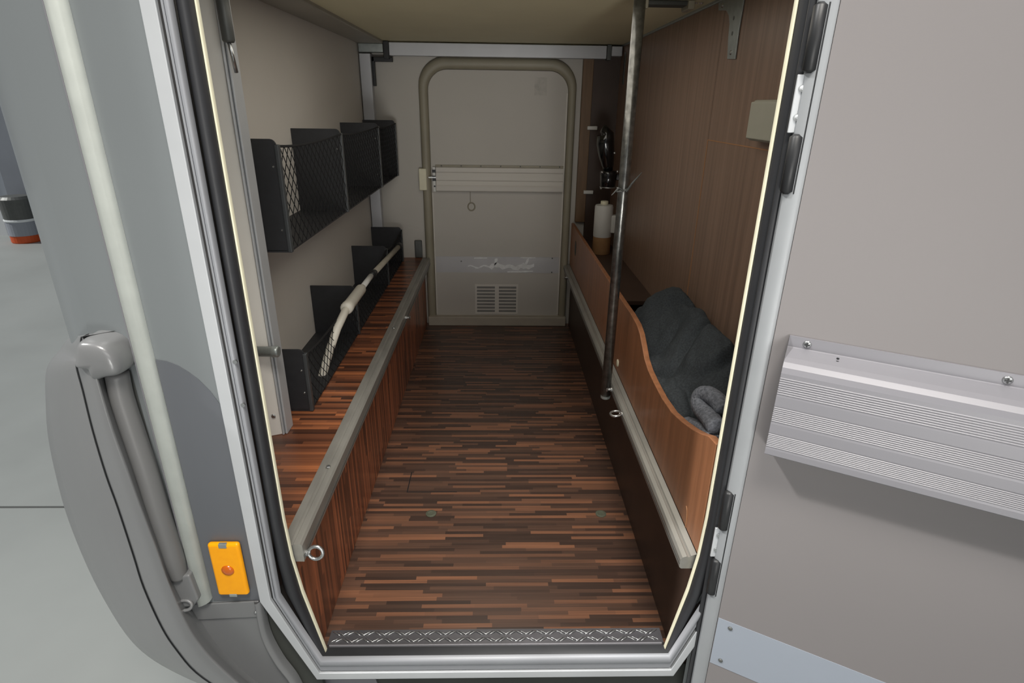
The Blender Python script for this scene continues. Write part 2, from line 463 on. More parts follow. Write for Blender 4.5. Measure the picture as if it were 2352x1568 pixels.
blot(xs, [.333 + .006 * math.sin(i * 1.3) - .004 * math.sin(i * .45) for i in range(n)], [.003 + (.016 if i > 5 else .006) * abs(noise.noise((i * .5, 3, 1))) + (.006 if 8 < i < 25 else 0) for i in range(n)])
blot([-.02, -.012, -.004], [.355, .362, .372], [.018, .016, .006])
blot([.145, .155, .165], [.345, .36, .374], [.006, .016, .006])
blot([.05, .1, .15, .19], [.303, .304, .306, .308], [.003, .004, .004, .002])
blot([-.13, -.1, -.06], [.378, .379, .379], [.002, .003, .002])
blot([.12, .16, .2], [.383, .382, .383], [.002, .003, .002])
objs('white_scuff', b, M['scuff'], d2)
vt = obj('vent_grille', box(-.128, .110, BK - .0135, BK - .0095, .060, .232), M['cream_light'], d2, bev=.001)
b = nb()
for x0, x1 in ((-.117, -.018), (.004, .10)):
    for k in range(8): bx(b, x0, x1, BK - .0142, BK - .013, .072 + .0195 * k, .084 + .0195 * k)
objs('vent_slot', b, M['vent_grey'], vt)
b = nb()
for x, z in ((.292, .38), (.292, .302), (-.2, .36)): lathe(b, (x, BK - .012, z), [(.004, 0), (.003, -.002)], 8, 'y')
objs('tape_screw', b, M['dark_metal'], d2)
obj('faint_sticker', box(.172, .232, BK - .0108, BK - .0098, 1.19, 1.27), M['frame_beige'] if False else mat('faded_sticker', (176, 172, 164), .55, 0, .12, 40), d2)

# small plate and strip on the far wall
o = obj('wall_plate', box(-.447, -.407, BK - .012, BK - .0005, .376, .472), M['dark_metal'], bev=.012, seg=4)
tag(o, 'small dark grey rounded plate on the far wall above the left step', 'plate')
cs = thing('corner_strip', (.43, BK - .025, .6), 'narrow brown wooden strip beside the far hatch with two pale clips', 'strip')
obj('strip', box(.402, .452, BK - .03, BK - .001, .58, 1.37), M['wood_strip'], cs, bev=.002)
for z in (1.045, .735): obj('clip', box(.437, .487, BK - .042, BK - .024, z - .009, z + .009), M['white_plastic'], cs, bev=.003, seg=2)

# ================================================================== LEFT SIDE
# ---- step along the left
ST = .376
st = thing('storage_step', (-.53, 1.97, 0), 'raised storage step of reddish strip wood along the left wall', 'step')
obj('top_board', box(LW + .001, -.400, .868, BK - .001, ST - .016, ST), M['strip_step'], st)
obj('front_board', box(-.414, -.398, .868, BK - .001, 0.0005, ST - .0165), M['strip_z'], st)
# ---- rails
lr = thing('lashing_rail', (-.385, 1.97, ST), 'grey aluminium lashing rail along the edge of the left step', 'rail', 'lashing rails')
b = nb()
prism(b, [(x, .868, z) for x, z in ((-.405, ST + .0006), (-.405, ST + .005), (-.391, ST + .005), (-.389, ST + .003), (-.384, ST + .003), (-.382, ST + .005), (-.370, ST + .005),
      (-.366, ST + .001), (-.366, .340), (-.3965, .340), (-.3965, ST + .0006))], (0, 2.187, 0))
obj('rail_profile', b, M['rail'], lr)
b = nb(); bx(b, -.3655, -.3648, .868, 3.05, .350, .3525); 
obj('rail_groove', b, M['dark_metal'], lr)
b = nb(); lathe(b, (-.385, 1.12, ST + .005), [(.006, 0), (.004, .002)], 10); lathe(b, (-.385, 2.0, ST + .005), [(.006, 0), (.004, .002)], 10)
objs('rail_screw', b, M['steel'], lr)

rr = thing('lashing_rail', (.37, 1.97, .32), 'grey aluminium lashing rail along the foot of the wavy wooden side board', 'rail', 'lashing rails')
b = nb()
prism(b, [(x, .868, z) for x, z in ((.3845, .318), (.358, .318), (.354, .322), (.354, .340), (.358, .345), (.366, .348), (.368, .346), (.372, .346), (.374, .349), (.3845, .353))], (0, 2.187, 0))
obj('rail_profile', b, M['rail'], rr)
b = nb(); bx(b, .3533, .3542, .868, 3.05, .329, .332)
obj('rail_groove', b, M['dark_metal'], rr)

# ---- lashing eyes
def eye(loc, ringaxis, label, side):
    t = thing('lashing_eye', loc, label, 'lashing eye', 'lashing eyes on the rails')
    L_ = Vector(loc); b = nb()
    if ringaxis == 'front':      # ring faces the door
        tube(b, [L_ + Vector((side * .018, 0, 0)) + Vector((.0135 * math.cos(a), .003 * math.sin(a), .0125 * math.sin(a))) for a in (2 * math.pi * k / 24 for k in range(24))], .0035, 10, closed=True)
    else:
        tube(b, [L_ + Vector((side * .018, 0, 0)) + Vector((.0145 * math.cos(a), .0145 * math.sin(a), .002 * math.cos(a))) for a in (2 * math.pi * k / 24 for k in range(24))], .0035, 10, closed=True)
    obj('eye_ring', b, M['steel'], t, smooth=True)
    b = nb(); lathe(b, L_, [(.0065, 0), (.0065, side * .004), (.004, side * .005), (.004, side * .008)], 12, 'x')
    obj('shank', b, M['steel'], t)
    return t
eye((-.366, .882, .348), 'front', 'steel lashing eye at the near end of the left rail beside the hatch seal', 1)
eye((.354, 1.441, .338), 'flat', 'large steel lashing eye on the right rail in front of the steel pole', -1)
def stud(loc, side, label):
    t = thing('lashing_stud', loc, label, 'lashing stud', 'small studs on the rails'); L_ = Vector(loc)
    b = nb(); lathe(b, L_, [(.0075, 0), (.0075, side * .004), (.005, side * .005), (.005, side * .012)], 12, 'x')
    obj('stud_body', b, M['steel'], t, smooth=False)
    b = nb(); lathe(b, L_ + Vector((side * .012, 0, 0)), [(.006, 0), (.008, side * .003), (.005, side * .006)], 12, 'x')
    obj('stud_head', b, M['steel'], t)
stud((-.366, 2.176, .358), 1, 'small steel stud on the left rail towards the far hatch')
stud((.354, 2.85, .334), -1, 'small steel stud at the far end of the right rail')
stud((.354, 1.60, .334), -1, 'small steel stud on the right rail at the foot of the pole')

# ---- wall pockets
def pocket(zb, zt, label, yds):
    xf, xw = -.502, LW + .0008
    t = thing('wall_pocket', ((xf + xw) / 2, 2.2, zb), label, 'wall pocket', 'black wall pockets')
    for i, y in enumerate(yds):
        pts = [(xw, y, zb), (xf, y, zb)]
        r = .014
        for k in range(5):
            a = R(90 * k / 4); pts.append((xf - r + r * math.cos(a), y, zt - r + r * math.sin(a)))
        pts.append((xw, y, zt))
        o = obj('divider', prism(nb(), pts, (0, .005, 0)), M['board_black'], t)
        if i < 3:
            b = nb()
            for z in (zb + .05, zt - .06): lathe(b, (xf - .012, y, z), [(.0032, 0), (.002, -.0018)], 8, 'y')
            objs('rivet', b, M['steel'], o)
        obj('corner_trim', box(xf - .004, xf + .006, y - .003, y + .012, zb - .004, zt - .012), M['board_edge'], t, bev=.002)
    obj('bottom_board', box(xw, xf, yds[0], yds[-1] + .005, zb - .004, zb + .001), M['board_black'], t)
    for i in range(len(yds) - 1):
        b = nb(); y0, y1 = yds[i] + .012, yds[i + 1] - .002
        sag = .010 if zt > 1 else .03
        W = y1 - y0; H = zt - zb - .016; stp = .036
        top = lambda s: zb + H - sag * (1 - (2 * s - 1) ** 2)
        def P(s, q):
            z = zb + .002 + (top(s) - zb - .002) * q
            return (xf + .003 - .012 * math.sin(math.pi * s) * q, y0 + W * s, z)
        nx, nz = int(W / stp), 6 if H > .2 else 4
        for i_ in range(-nz, nx + 1):
            for sg in (1, -1):
                pts = []
                for j in range(nz + 1):
                    u = (i_ + j) / nx if sg == 1 else (i_ + nz - j) / nx
                    if 0 <= u <= 1: pts.append(P(u, j / nz))
                if len(pts) > 1: tube(b, pts, .0011, 5, cap=False)
        tube(b, [P(k / 12, 1) for k in range(13)], .003, 6)
        obj('net', b, M['net'], t)
    return t
YD = [1.385, 1.95, 2.56, 2.985]
pocket(.815, 1.070, 'black four-panel wall pocket with netting, the upper of two', YD)
pocket(ST + .005, .556, 'black four-panel wall pocket with netting standing on the left step', YD)

# ---- crank rod / tube lying in the lower pocket
hr = thing('water_tube', (-.49, 1.4, .40), 'white tube with thicker coupling and beige rod lying on the lower black pocket', 'tube')
p = [at(720, 925, x=-.545), at(738, 872, x=-.535), at(757, 805, x=-.52), at(774, 755, x=-.503), at(796, 708, x=-.488)]
obj('flexible_tube', tube(nb(), p, .0125, 12), M['hose'], hr, smooth=True)
a_, b_ = at(796, 708, x=-.488), at(832, 660, x=-.486)
d_ = (b_ - a_)
obj('coupling', tube(nb(), [a_ - d_ * .04, a_, a_ + d_ * .1, a_ + d_ * .12, a_ + d_ * .9, a_ + d_ * .92, b_], [.016, .0205, .0205, .0185, .0185, .014, .0125], 14), M['hose'], hr, smooth=True)
c_, e_ = at(852, 634, x=-.486), at(916, 566, x=-.486)
obj('white_spigot', tube(nb(), [b_, c_], .0105, 10), M['white_plastic'], hr, smooth=True)
obj('dark_collar', tube(nb(), [c_, c_ + (e_ - c_) * .06, c_ + (e_ - c_) * .1], [.013, .015, .013], 10), M['black'], hr, smooth=True)
obj('beige_rod', tube(nb(), [c_ + (e_ - c_) * .05, e_], .0115, 10), M['hose_grey'], hr, smooth=True)
obj('rod_end', tube(nb(), [e_ - (e_ - c_) * .03, e_ + (e_ - c_) * .05], .0155, 10), M['black'], hr, smooth=True)

# ---- near left post
pt = thing('bed_post', (-.6, 1.27, ST), 'cream upright bed post with aluminium edge just inside the hatch', 'post')
obj('post_face', prism(nb(), [(-.615, 1.238, ST), (-.5385, 1.268, ST), (-.5385, 1.312, ST), (-.615, 1.312, ST)], (0, 0, TOP - .012 - ST)), M['post_cream'], pt, bev=.002)
b = nb()
for x0, x1, y0 in ((-.5385, -.533, 1.263), (-.5325, -.5265, 1.268)): bx(b, x0, x1, y0, 1.312, ST + .0, 1.40)
objs('edge_profile', b, M['alu_flat'], pt, bev=.0025)
b = nb(); lathe(b, (-.552, 1.2605, ST + .055), [(.006, 0), (.004, -.002)], 12, 'y')
obj('rivet', b, M['steel'], pt)
b = nb(); lathe(b, (-.575, 1.244, .612), [(.012, 0), (.012, .052), (.0135, .053), (.0135, .065), (.011, .068)], 16, 'x')
lpin = obj('latch_pin', b, M['galv'], pt)
for pp in lpin.data.polygons: pp.use_smooth = len(pp.vertices) == 4
gs = thing('gas_strut', (-.51, 1.235, 1.25), 'dark grey gas strut hanging beside the near cream post', 'gas strut')
b = nb(); tube(b, [(-.5105, 1.238, 1.250), (-.5105, 1.238, 1.254), (-.513, 1.238, 1.399)], [.009, .0115, .0115], 14)
obj('cylinder', b, M['dark_metal'], gs, smooth=True)
b = nb(); tube(b, [(-.5145, 1.2605, 1.20), (-.5105, 1.238, 1.25)], .004, 8)
obj('piston_rod', b, M['steel'], gs, smooth=True)

# ---- far frame: upright and cross bar
bf = thing('bed_support', (0, 3.02, ST), 'white aluminium bed frame with cross bar above the far hatch and left upright', 'bed frame')
obj('upright', box(-.650, -.598, 3.00, 3.045, ST, 1.358), M['alu'], bf, bev=.003)
obj('cross_bar', box(-.510, .502, 3.00, 3.035, 1.350, 1.406), M['alu'], bf, bev=.003)
obj('corner_joint', box(-.535, -.5105, 2.995, 3.04, 1.335, 1.410), M['black'], bf, bev=.002)
obj('corner_block', box(-.650, -.536, 2.995, 3.04, 1.362, 1.4), M['galv'], bf, bev=.004)
obj('corner_joint', box(.503, .523, 2.995, 3.04, 1.345, 1.410), M['dark_metal'], bf, bev=.002)
obj('corner_block', box(.524, .574, 2.995, 3.04, 1.362, 1.404), M['alu'], bf, bev=.003)
b = nb(); bx(b, -.597, -.585, 3.02, 3.045, 1.22, 1.345); bx(b, -.597, -.50, 3.02, 3.045, 1.325, 1.345)
objs('gusset', b, M['black'], bf, bev=.002)

# ================================================================== RIGHT SIDE
# ---- face below the rail and wavy side board
PX = .385
sb = thing('side_board', (.39, 1.97, 0), 'long brown wooden side board with wavy cut-out along the right of the floor', 'side board')
top = [(.868, .600), (.905, .594), (.939, .578), (.985, .560), (1.05, .540), (1.12, .523), (1.20, .516), (1.28, .518), (1.34, .523), (1.385, .535), (1.42, .556), (1.456, .577), (1.50, .588), (1.58, .591), (1.7, .588), (2.0, .583), (2.5, .578), (3.05, .574)]
obj('board', prism(nb(), [(PX, y, z) for y, z in [(.868, .3535)] + top + [(3.05, .3535)]], (.015, 0, 0)), M['wood_orange'], sb, bev=.002)
obj('plinth', box(FR - .002, FR + .012, .868, 3.05, .0005, .353), M['brown_dark'], sb)
b = nb(); lathe(b, (PX, 1.686, .385), [(.0125, .001), (.0125, -.001), (.010, -.003)], 18, 'x')
obj('screw_cap', b, M['piping'], sb)
b = nb(); prism(b, [(PX - .0012, 2.84 + .026 * math.cos(a), .488 + .038 * math.sin(a)) for a in (2 * math.pi * k / 20 for k in range(20))], (.001, 0, 0))
obj('finger_hole', b, M['black'], sb)
b = nb(); tube(b, [(PX - .0004, .955 + .012 * math.cos(a), .368 + .03 * math.sin(a)) for a in (R(90 + 200 * k / 16) for k in range(17))], .0009, 5)
obj('scratch_mark', b, M['wood_edge'], sb)

# ---- locker behind the board: shelf at the far end, trough at the near end
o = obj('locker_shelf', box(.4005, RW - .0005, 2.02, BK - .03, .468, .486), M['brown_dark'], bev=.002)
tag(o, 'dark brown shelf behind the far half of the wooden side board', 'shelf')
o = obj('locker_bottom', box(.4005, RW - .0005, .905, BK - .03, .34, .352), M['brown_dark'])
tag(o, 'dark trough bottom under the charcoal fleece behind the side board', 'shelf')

# ---- fleece in the trough
def field(nx, ny, x0, x1, y0, y1, fz, thick=.0, name='', m=None):
    b = nb(); rows = []
    for j in range(ny + 1):
        y = y0 + (y1 - y0) * j / ny
        rows.append([(x0 + (x1 - x0) * i / nx, y, fz(x0 + (x1 - x0) * i / nx, y, i / nx, j / ny)) for i in range(nx + 1)])
    grid(b, rows)
    low = [[(p[0], p[1], .3535) for p in r] for r in rows]
    grid(b, low)
    bmesh.ops.remove_doubles(b, verts=b.verts, dist=1e-6)
    # skirts
    for rr_, ll in ((rows[0], low[0]), (rows[-1], low[-1]), ([r[0] for r in rows], [r[0] for r in low]), ([r[-1] for r in rows], [r[-1] for r in low])):
        grid(b, [rr_, ll])
    bmesh.ops.remove_doubles(b, verts=b.verts, dist=1e-5)
    return b
def smooth01(a, b_, x):
    t = max(0, min(1, (x - a) / (b_ - a))); return t * t * (3 - 2 * t)
def fz(x, y, u, v):
    env = smooth01(2.02, 1.62, y) * (1 - .42 * smooth01(1.28, 1.02, y))
    across = .165 + .115 * smooth01(0, .8, u) - .03 * smooth01(.85, 1, u)
    bulge = .05 * math.exp(-((y - 1.66) / .14) ** 2) * math.sin(math.pi * min(1, u * .9 + .15))
    edge = min(1, min(v, 1 - v) * 14) ** .5
    z = .354 + (across * (.25 + .75 * env) + bulge) * edge
    w = noise.noise(Vector((x * 9, y * 4, 1.7))) * .6
    z += .020 * noise.noise(Vector((x * 12 + w, y * 6 - x * 9 + w * 2, .3)))
    f = abs(noise.noise(Vector((x * 7 + y * 6 + w, y * 3.2 - x * 6, 5.1))))
    z -= .030 * max(0, .22 - f) / .22
    z += .006 * noise.noise(Vector((x * 45, y * 40, 2)))
    return z
jk = obj('fleece_jacket', field(46, 190, .4015, RW - .003, .945, 2.0, fz), M['fleece'], smooth=True)
tag(jk, 'crumpled charcoal fleece jacket lying behind the wavy wooden side board', 'jacket')
# lighter grey fleece sleeve at the near end: a folded loop of cloth
sl = thing('fleece_sleeve', (.46, 1.1, .52), 'lighter grey marled fleece sleeve folded at the near end of the charcoal jacket', 'fleece')
b = nb()
path = [at(1652, 985, x=.43), at(1635, 968, x=.43), at(1615, 945, x=.43), at(1606, 922, x=.432), at(1614, 906, x=.438), at(1630, 906, x=.446), at(1648, 922, x=.452), at(1664, 948, x=.455)]
def catmull(P_, n=6):
    out = []
    for i in range(len(P_) - 1):
        a, b0, c, d = P_[max(i - 1, 0)], P_[i], P_[i + 1], P_[min(i + 2, len(P_) - 1)]
        for k in range(n):
            t = k / n
            out.append(.5 * ((2 * b0) + (c - a) * t + (2 * a - 5 * b0 + 4 * c - d) * t * t + (3 * b0 - a - 3 * c + d) * t ** 3))
    return out + [P_[-1]]
cp = catmull(path)
tube(b, cp, [.019] * len(cp), 18)
for v in b.verts: v.co += Vector((.004 * noise.noise(v.co * 14), .003 * noise.noise(v.co * 14 + Vector((5, 0, 0))), .004 * noise.noise(v.co * 14 + Vector((0, 7, 0)))))
obj('sleeve', b, M['fleece_grey'], sl, smooth=True)
b = nb(); q = catmull([at(1580, 975, x=.425), at(1606, 985, x=.425), at(1645, 1005, x=.425)], 6)
tube(b, q, .018, 12)
for v in b.verts: v.co += Vector((.003 * noise.noise(v.co * 14), .003 * noise.noise(v.co * 14 + Vector((5, 0, 0))), .003 * noise.noise(v.co * 14)))
obj('cuff', b, M['fleece_grey'], sl, smooth=True)

# ---- pole
po_ = thing('steel_pole', (.343, 1.612, .30), 'mottled steel pole standing upright at the right rail under the bed', 'pole')
obj('pole_tube', tube(nb(), [(.3385, 1.612, .305), (.340, 1.610, .9), (.341, 1.606, TOP - .001)], .0148, 20), M['pole'], po_, smooth=True)
b = nb(); lathe(b, (.3385, 1.612, .296), [(.010, 0), (.0152, .004), (.0152, .012)], 18)
obj('end_cap', b, M['galv'], po_)
b = nb()
tube(b, [(.340 + .0165 * math.cos(a), 1.610 + .0165 * math.sin(a), .938 + .006 * math.cos(a)) for a in (2 * math.pi * k / 18 for k in range(18))], .003, 6, closed=True)
tube(b, [(.345, 1.592, .935), (.356, 1.585, .957), (.379, 1.58, .987)], [.0025, .003, .0008], 6)
tube(b, [(.335, 1.592, .938), (.322, 1.588, .945), (.304, 1.585, .926)], [.003, .0025, .001], 6)
obj('cable_tie', b, M['dark_metal'], po_)

# ---- recessed catch in the ceiling next to the pole
cc = thing('ceiling_catch', (.45, 1.79, TOP), 'dark recessed catch with two pale posts under the bed beside the pole', 'catch')
obj('catch_plate', box(.385, .520, 1.765, 1.815, TOP - .012, TOP - .0005), M['under'], cc, bev=.003)
for x in (.388, .512): obj('catch_post', box(x - .009, x + .009, 1.755, 1.822, TOP - .022, TOP - .0005), M['frame_beige'], cc, bev=.003)
b = nb()
for x in (.535, .55): lathe(b, (x, 1.80, TOP), [(.006, -.0005), (.004, -.004)], 10)
objs('catch_screw', b, M['steel'], cc)

# ---- metal angle bracket on the wooden wall
ab = thing('angle_bracket', (.577, 1.6, 1.26), 'galvanised angle bracket at the top of the wooden wall', 'bracket')
XB = RW - .004
pp = [(1.735, 1.404), (1.728, 1.384), (1.700, 1.381), (1.668, 1.376), (1.645, 1.362), (1.632, 1.342), (1.627, 1.31), (1.614, 1.262), (1.560, 1.258), (1.562, 1.32), (1.556, 1.404)]
obj('bracket_plate', prism(nb(), [(XB, y, z) for y, z in pp], (.0036, 0, 0)), M['galv'], ab, bev=.001)
b = nb()
for y, z, r in ((1.70, 1.392, .006), (1.593, 1.275, .006)): lathe(b, (XB, y, z), [(r, 0), (r * .6, -.003)], 10, 'x')
objs('bracket_screw', b, M['steel'], ab)
b = nb()
for y, z in ((1.606, 1.352), (1.602, 1.318)): lathe(b, (XB, y, z), [(.005, -.0004), (.005, .0005)], 10, 'x')
objs('bracket_hole', b, M['dark_metal'], ab)
o = obj('hook_strip', box(RW - .004, RW - .0005, 2.93, 2.96, 1.24, 1.375), M['dark_metal'], bev=.001)
tag(o, 'small dark metal strip hanging on the wooden wall near the far cross bar', 'strip')

# ---- white socket box
wb = thing('socket_box', (.565, 1.28, 1.08), 'pale grey plastic box on the wooden wall partly behind the hatch seal', 'box')
obj('box_body', box(.552, RW - .0005, 1.20, 1.352, 1.082, 1.165), M['box_grey'], wb, bev=.006)
obj('box_lid', box(.546, .5518, 1.205, 1.347, 1.086, 1.161), M['box_grey'], wb, bev=.003)

# ---- canister and black fitting on the far shelf
cn = thing('canister', (.497, 2.75, .4865), 'white canister with tan lower half standing on the far shelf', 'canister')
Q = Vector((.497, 2.75, .4865))
b = nb(); lathe(b, Q, [(.041, 0), (.043, .003), (.043, .082)], 24)
obj('tan_sleeve', b, M['tan'], cn, smooth=False)
b = nb(); lathe(b, Q, [(.0425, .0825), (.0435, .086), (.0435, .222), (.040, .230), (.018, .233)], 24)
obj('canister_body', b, M['white_plastic'], cn)
b = nb(); lathe(b, Q, [(.018, .2335), (.018, .246), (.016, .249)], 16)
obj('canister_cap', b, M['piping'], cn)
b = nb(); lathe(b, Q + Vector((.050, -.01, .14)), [(.022, -.035), (.024, -.03), (.024, .04), (.018, .045)], 14)
obj('side_spout', b, M['white_plastic'], cn)
for o_ in cn.children:
    for p_ in o_.data.polygons: p_.use_smooth = len(p_.vertices) == 4
    e_s = o_.modifiers.new('es', 'EDGE_SPLIT'); e_s.split_angle = R(40)

fg = thing('tap_fitting', (.50, 2.75, .79), 'glossy black fitting with chrome ring fixed to the wooden wall above the canister', 'fitting')
b = nb()
tube(b, [(.462, 2.75, 1.030), (.470, 2.75, 1.040), (.478, 2.75, 1.030), (.482, 2.75, .99), (.490, 2.75, .94), (.500, 2.75, .895), (.502, 2.75, .875)], [.012, .032, .040, .041, .036, .028, .022], 16)
obj('handle', b, M['gloss_black'], fg, smooth=True)
b = nb(); lathe(b, (.506, 2.75, .80), [(.034, 0), (.036, .004), (.040, .065), (.036, .072), (.022, .076)], 20)
obj('body', b, M['gloss_black'], fg, smooth=True)
b = nb(); tube(b, [(.508 + .037 * math.cos(a), 2.75 + .037 * math.sin(a), .799) for a in (2 * math.pi * k / 24 for k in range(24))], .003, 8, closed=True)
obj('clamp_ring', b, M['steel'], fg, smooth=True)
b = nb()
for x, z in ((.470, .868), (.540, .872), (.47, .797), (.545, .8), (.520, .952)): lathe(b, (x, 2.712, z), [(.0065, .003), (.006, 0), (.003, -.003)], 10, 'y')
objs('steel_dome', b, M['steel'], fg, smooth=True)  # small steel domes on the near side of the fitting
obj('wall_arm', box(.52, RW - .0005, 2.74, 2.765, .83, .86), M['gloss_black'], fg, bev=.003)

# ---- floor plugs
for x, y, l in ((-.2, 1.427, 'dull green round plug set in the floor, left of the pair'), (.315, 1.424, 'metal ringed plug set in the floor beside the right rail')):
    b = nb(); lathe(b, (x, y, .0), [(.016, .0003), (.016, .0022), (.010, .0032), (.006, .0026)], 20)
    o = obj('floor_plug', b, M['plug'], smooth=False); tag(o, l, 'plug', 'floor plugs')

# ================================================================== NEAR HATCH DOOR (open, hinged at right)
d1 = thing('door_1', (.43, .79, .0), 'open near hatch door with white storage ledge swung out to the right', 'door', kind='structure', rz=R(-30))
def dl(bm, name, m, parent=d1, bev=0, smooth=False, seg=2): return obj(name, bm, m, parent, bev=bev, smooth=smooth, seg=seg, world=False)
def dls(bm, name, m, parent, smooth=False): return objs(name, bm, m, parent, smooth=smooth, world=False)
# local frame: x along the door, -y towards the viewer
dl(box(-.018, .80, .0, .034, .0, 1.6), 'leaf_panel', M['door_cream'])
b = nb(); prism(b, [(-.0445, .006, -.01), (-.042, -.001, -.01), (-.034, -.0045, -.01), (-.024, -.0045, -.01), (-.0185, -.001, -.01), (-.0183, .036, -.01), (-.0445, .036, -.01)], (0, 0, 1.62))
dl(b, 'edge_profile', M['alu_door'], bev=.001)
dl(box(-.054, -.0447, .008, .034, -.01, 1.6), 'door_gasket', M['rubber'], bev=.003)
dl(box(-.062, .82, .0345, .04, -.02, 1.62), 'outer_skin', M['silver'])
# storage ledge: extruded profile (depth d towards viewer, z)
prof = [(0, .839), (.003, .839), (.003, .8225)]
prof += [(.0045, .8215), (.030, .815), (.040, .811), (.047, .805), (.050, .797)]
def ribs(z0, z1, n):
    out = []
    for k in range(n):
        za = z0 + (z1 - z0) * k / n; zb = z0 + (z1 - z0) * (k + .5) / n
        out += [(.0500, za), (.0507, za - .0006), (.0507, zb), (.0500, zb - .0006)]
    return out
prof += ribs(.790, .762, 8) + [(.0505, .760), (.0505, .744)] + ribs(.742, .717, 8) + [(.0505, .714), (.0505, .699)] + ribs(.697, .674, 8)
prof += [(.0505, .671), (.0505, .662), (.0485, .660), (0, .648)]
b = nb()
x0_, x1_ = .003, .76
A_ = [b.verts.new((x0_, -d, z)) for d, z in prof]; B3 = [b.verts.new((x1_, -d, z)) for d, z in prof]
n = len(prof)
for i in range(n): b.faces.new((A_[i], A_[(i + 1) % n], B3[(i + 1) % n], B3[i]))
f = b.faces.new(A_); f2 = b.faces.new(B3)
bmesh.ops.triangulate(b, faces=[f, f2])
tr = dl(b, 'storage_ledge', M['tray'])
# screws
def screw(bm, x, d, z, r):
    lathe(bm, (x, -d, z), [(r, .0), (r, -.0008), (r * .7, -.0022), (r * .25, -.0026)], 14, 'y')
b = nb()
for x in (.028, .262, .50): screw(b, x, .003, .830, .0058)
dls(b, 'ledge_screw', M['steel'], tr, smooth=True)
b = nb()
for x in (.028, .262, .50):
    p_, q_ = .0036, .0009
    prism(b, [(x + u, -.0066, .830 + v) for u, v in ((-p_, -q_), (-q_, -q_), (-q_, -p_), (q_, -p_), (q_, -q_), (p_, -q_), (p_, q_), (q_, q_), (q_, p_), (-q_, p_), (-q_, q_), (-p_, q_))], (0, .001, 0))
dls(b, 'screw_cross', M['black'], tr)
b = nb(); lathe(b, (.070, -.0165, .8185), [(.002, .0), (.002, -.0006)], 8)
lathe(b, (.070, -.012, .8205), [(.0018, -.002), (.0018, .0006)], 8)
dls(b, 'drain_hole', M['black'], tr)
tb = dl(box(-.017, .80, -.0009, -.0001, .150, .266), 'tape_band', M['tape'])
b = nb()
for x, z in ((.006, .252), (.001, .166), (.17, .163), (.25, .25)): screw(b, x, .001, z, .0042)
dls(b, 'tape_screw', M['dark_metal'], tb, smooth=True)

# ---- hinges between frame and door
def hinge(zA, zB, zC, zD, label):
    t = thing('door_hinge', (.402, .80, zD), label, 'hinge', 'hatch hinges')
    for z0, z1 in ((zB, zA), (zD, zC)):
        b = nb(); lathe(b, (.396, .808, z0), [(.004, -.001), (.0085, .003), (.0085, z1 - z0 - .003), (.004, z1 - z0 + .001)], 14)
        obj('knuckle', b, M['black'], t, smooth=True)
    pl_ = obj('hinge_plate', box(.3855, .402, .8125, .816, zC + .002, zB - .002), M['alu_flat'], t, bev=.001)
    b = nb(); h = zB - zC
    for z in (zC + h * .28, zC + h * .75): lathe(b, (.393, .812, z), [(.0042, 0), (.004, -.002), (.0015, -.0022)], 14, 'y')
    objs('hinge_screw', b, M['steel'], pl_)
    obj('hinge_leaf', box(.402, .4055, .80, .83, zD, zA), M['black'], t)
hinge(1.270, 1.192, 1.117, 1.041, 'black and aluminium hatch hinge, the upper one at eye level')
hinge(.544, .464, .396, .316, 'black and aluminium hatch hinge, the lower one near the sill corner')

# ================================================================== OUTSIDE LEFT
es_ = thing('edge_strip', (-.543, .82, .28), 'long weathered cream plastic strip down the silver body side', 'strip')
b = nb()
cols = []
for x, y in ((-.556, .8298), (-.5555, .8225), (-.5535, .8190), (-.546, .8172), (-.537, .8172), (-.5315, .8195), (-.530, .8298)):
    cols.append((x, y))
grid(b, [[(x, y, .277 + (x + .556) * .55) for x, y in cols], [(x, y, 2.3) for x, y in cols]])
b.faces.new([b.verts.new((x, y, .277 + (x + .556) * .55)) for x, y in cols])
bmesh.ops.remove_doubles(b, verts=b.verts, dist=1e-5)
obj('strip_body', b, M['strip_white'], es_, bev=0)
for p_ in es_.children[0].data.polygons: p_.use_smooth = len(p_.vertices) == 4
obj('lower_lip', box(-.5572, -.5555, .8215, .8298, .279, 2.3), M['tray'], es_)

# ---- amber side marker
mk = thing('side_marker', (-.484, .83, .306), 'amber rectangular side marker lamp on the dark panel beside the hatch frame', 'marker lamp')
obj('lens', box(-.5115, -.4555, .8165, .8283, .3075, .4270), M['amber'], mk, bev=.006, seg=4)
b = nb(); lathe(b, (-.4835, .8166, .368), [(.0115, .001), (.0115, -.0005), (.008, -.003), (.003, -.004)], 20, 'y')
obj('bulb_dome', b, M['amber_dark'], mk, smooth=True)
b = nb(); bx(b, -.4905, -.4765, .8155, .822, .4185, .4275); bx(b, -.4905, -.4765, .8155, .822, .306, .3125)
objs('lens_clip', b, M['galv'], mk, bev=.001)

# ---- rear corner bumper
S = [(172, 768), (152, 782), (140, 800), (107, 846), (105, 930), (111, 1007), (129, 1095), (155, 1188), (196, 1291), (237, 1373), (289, 1456), (340, 1507), (412, 1549), (500, 1586), (600, 1618)]
Sm = [(187, 773), (184, 800), (183, 824), (175, 838), (190, 897), (213, 990), (243, 1090), (270, 1165), (306, 1275), (330, 1350), (371, 1440), (405, 1492), (450, 1544), (520, 1590), (610, 1630)]
Rg = [(215, 800), (214, 810), (214, 826), (215, 840), (231, 900), (258, 990), (289, 1075), (318, 1155), (360, 1265), (387, 1340), (425, 1430), (458, 1482), (500, 1528), (560, 1580), (640, 1630)]
G = [(236, 812), (236, 826), (237, 840), (240, 860), (252, 905), (284, 990), (316, 1080), (342, 1162), (380, 1275), (400, 1345), (452, 1425), (484, 1474), (524, 1520), (584, 1572), (660, 1625)]
yS, yQ, yM, yR, yG = .945, .852, .800, .784, .822
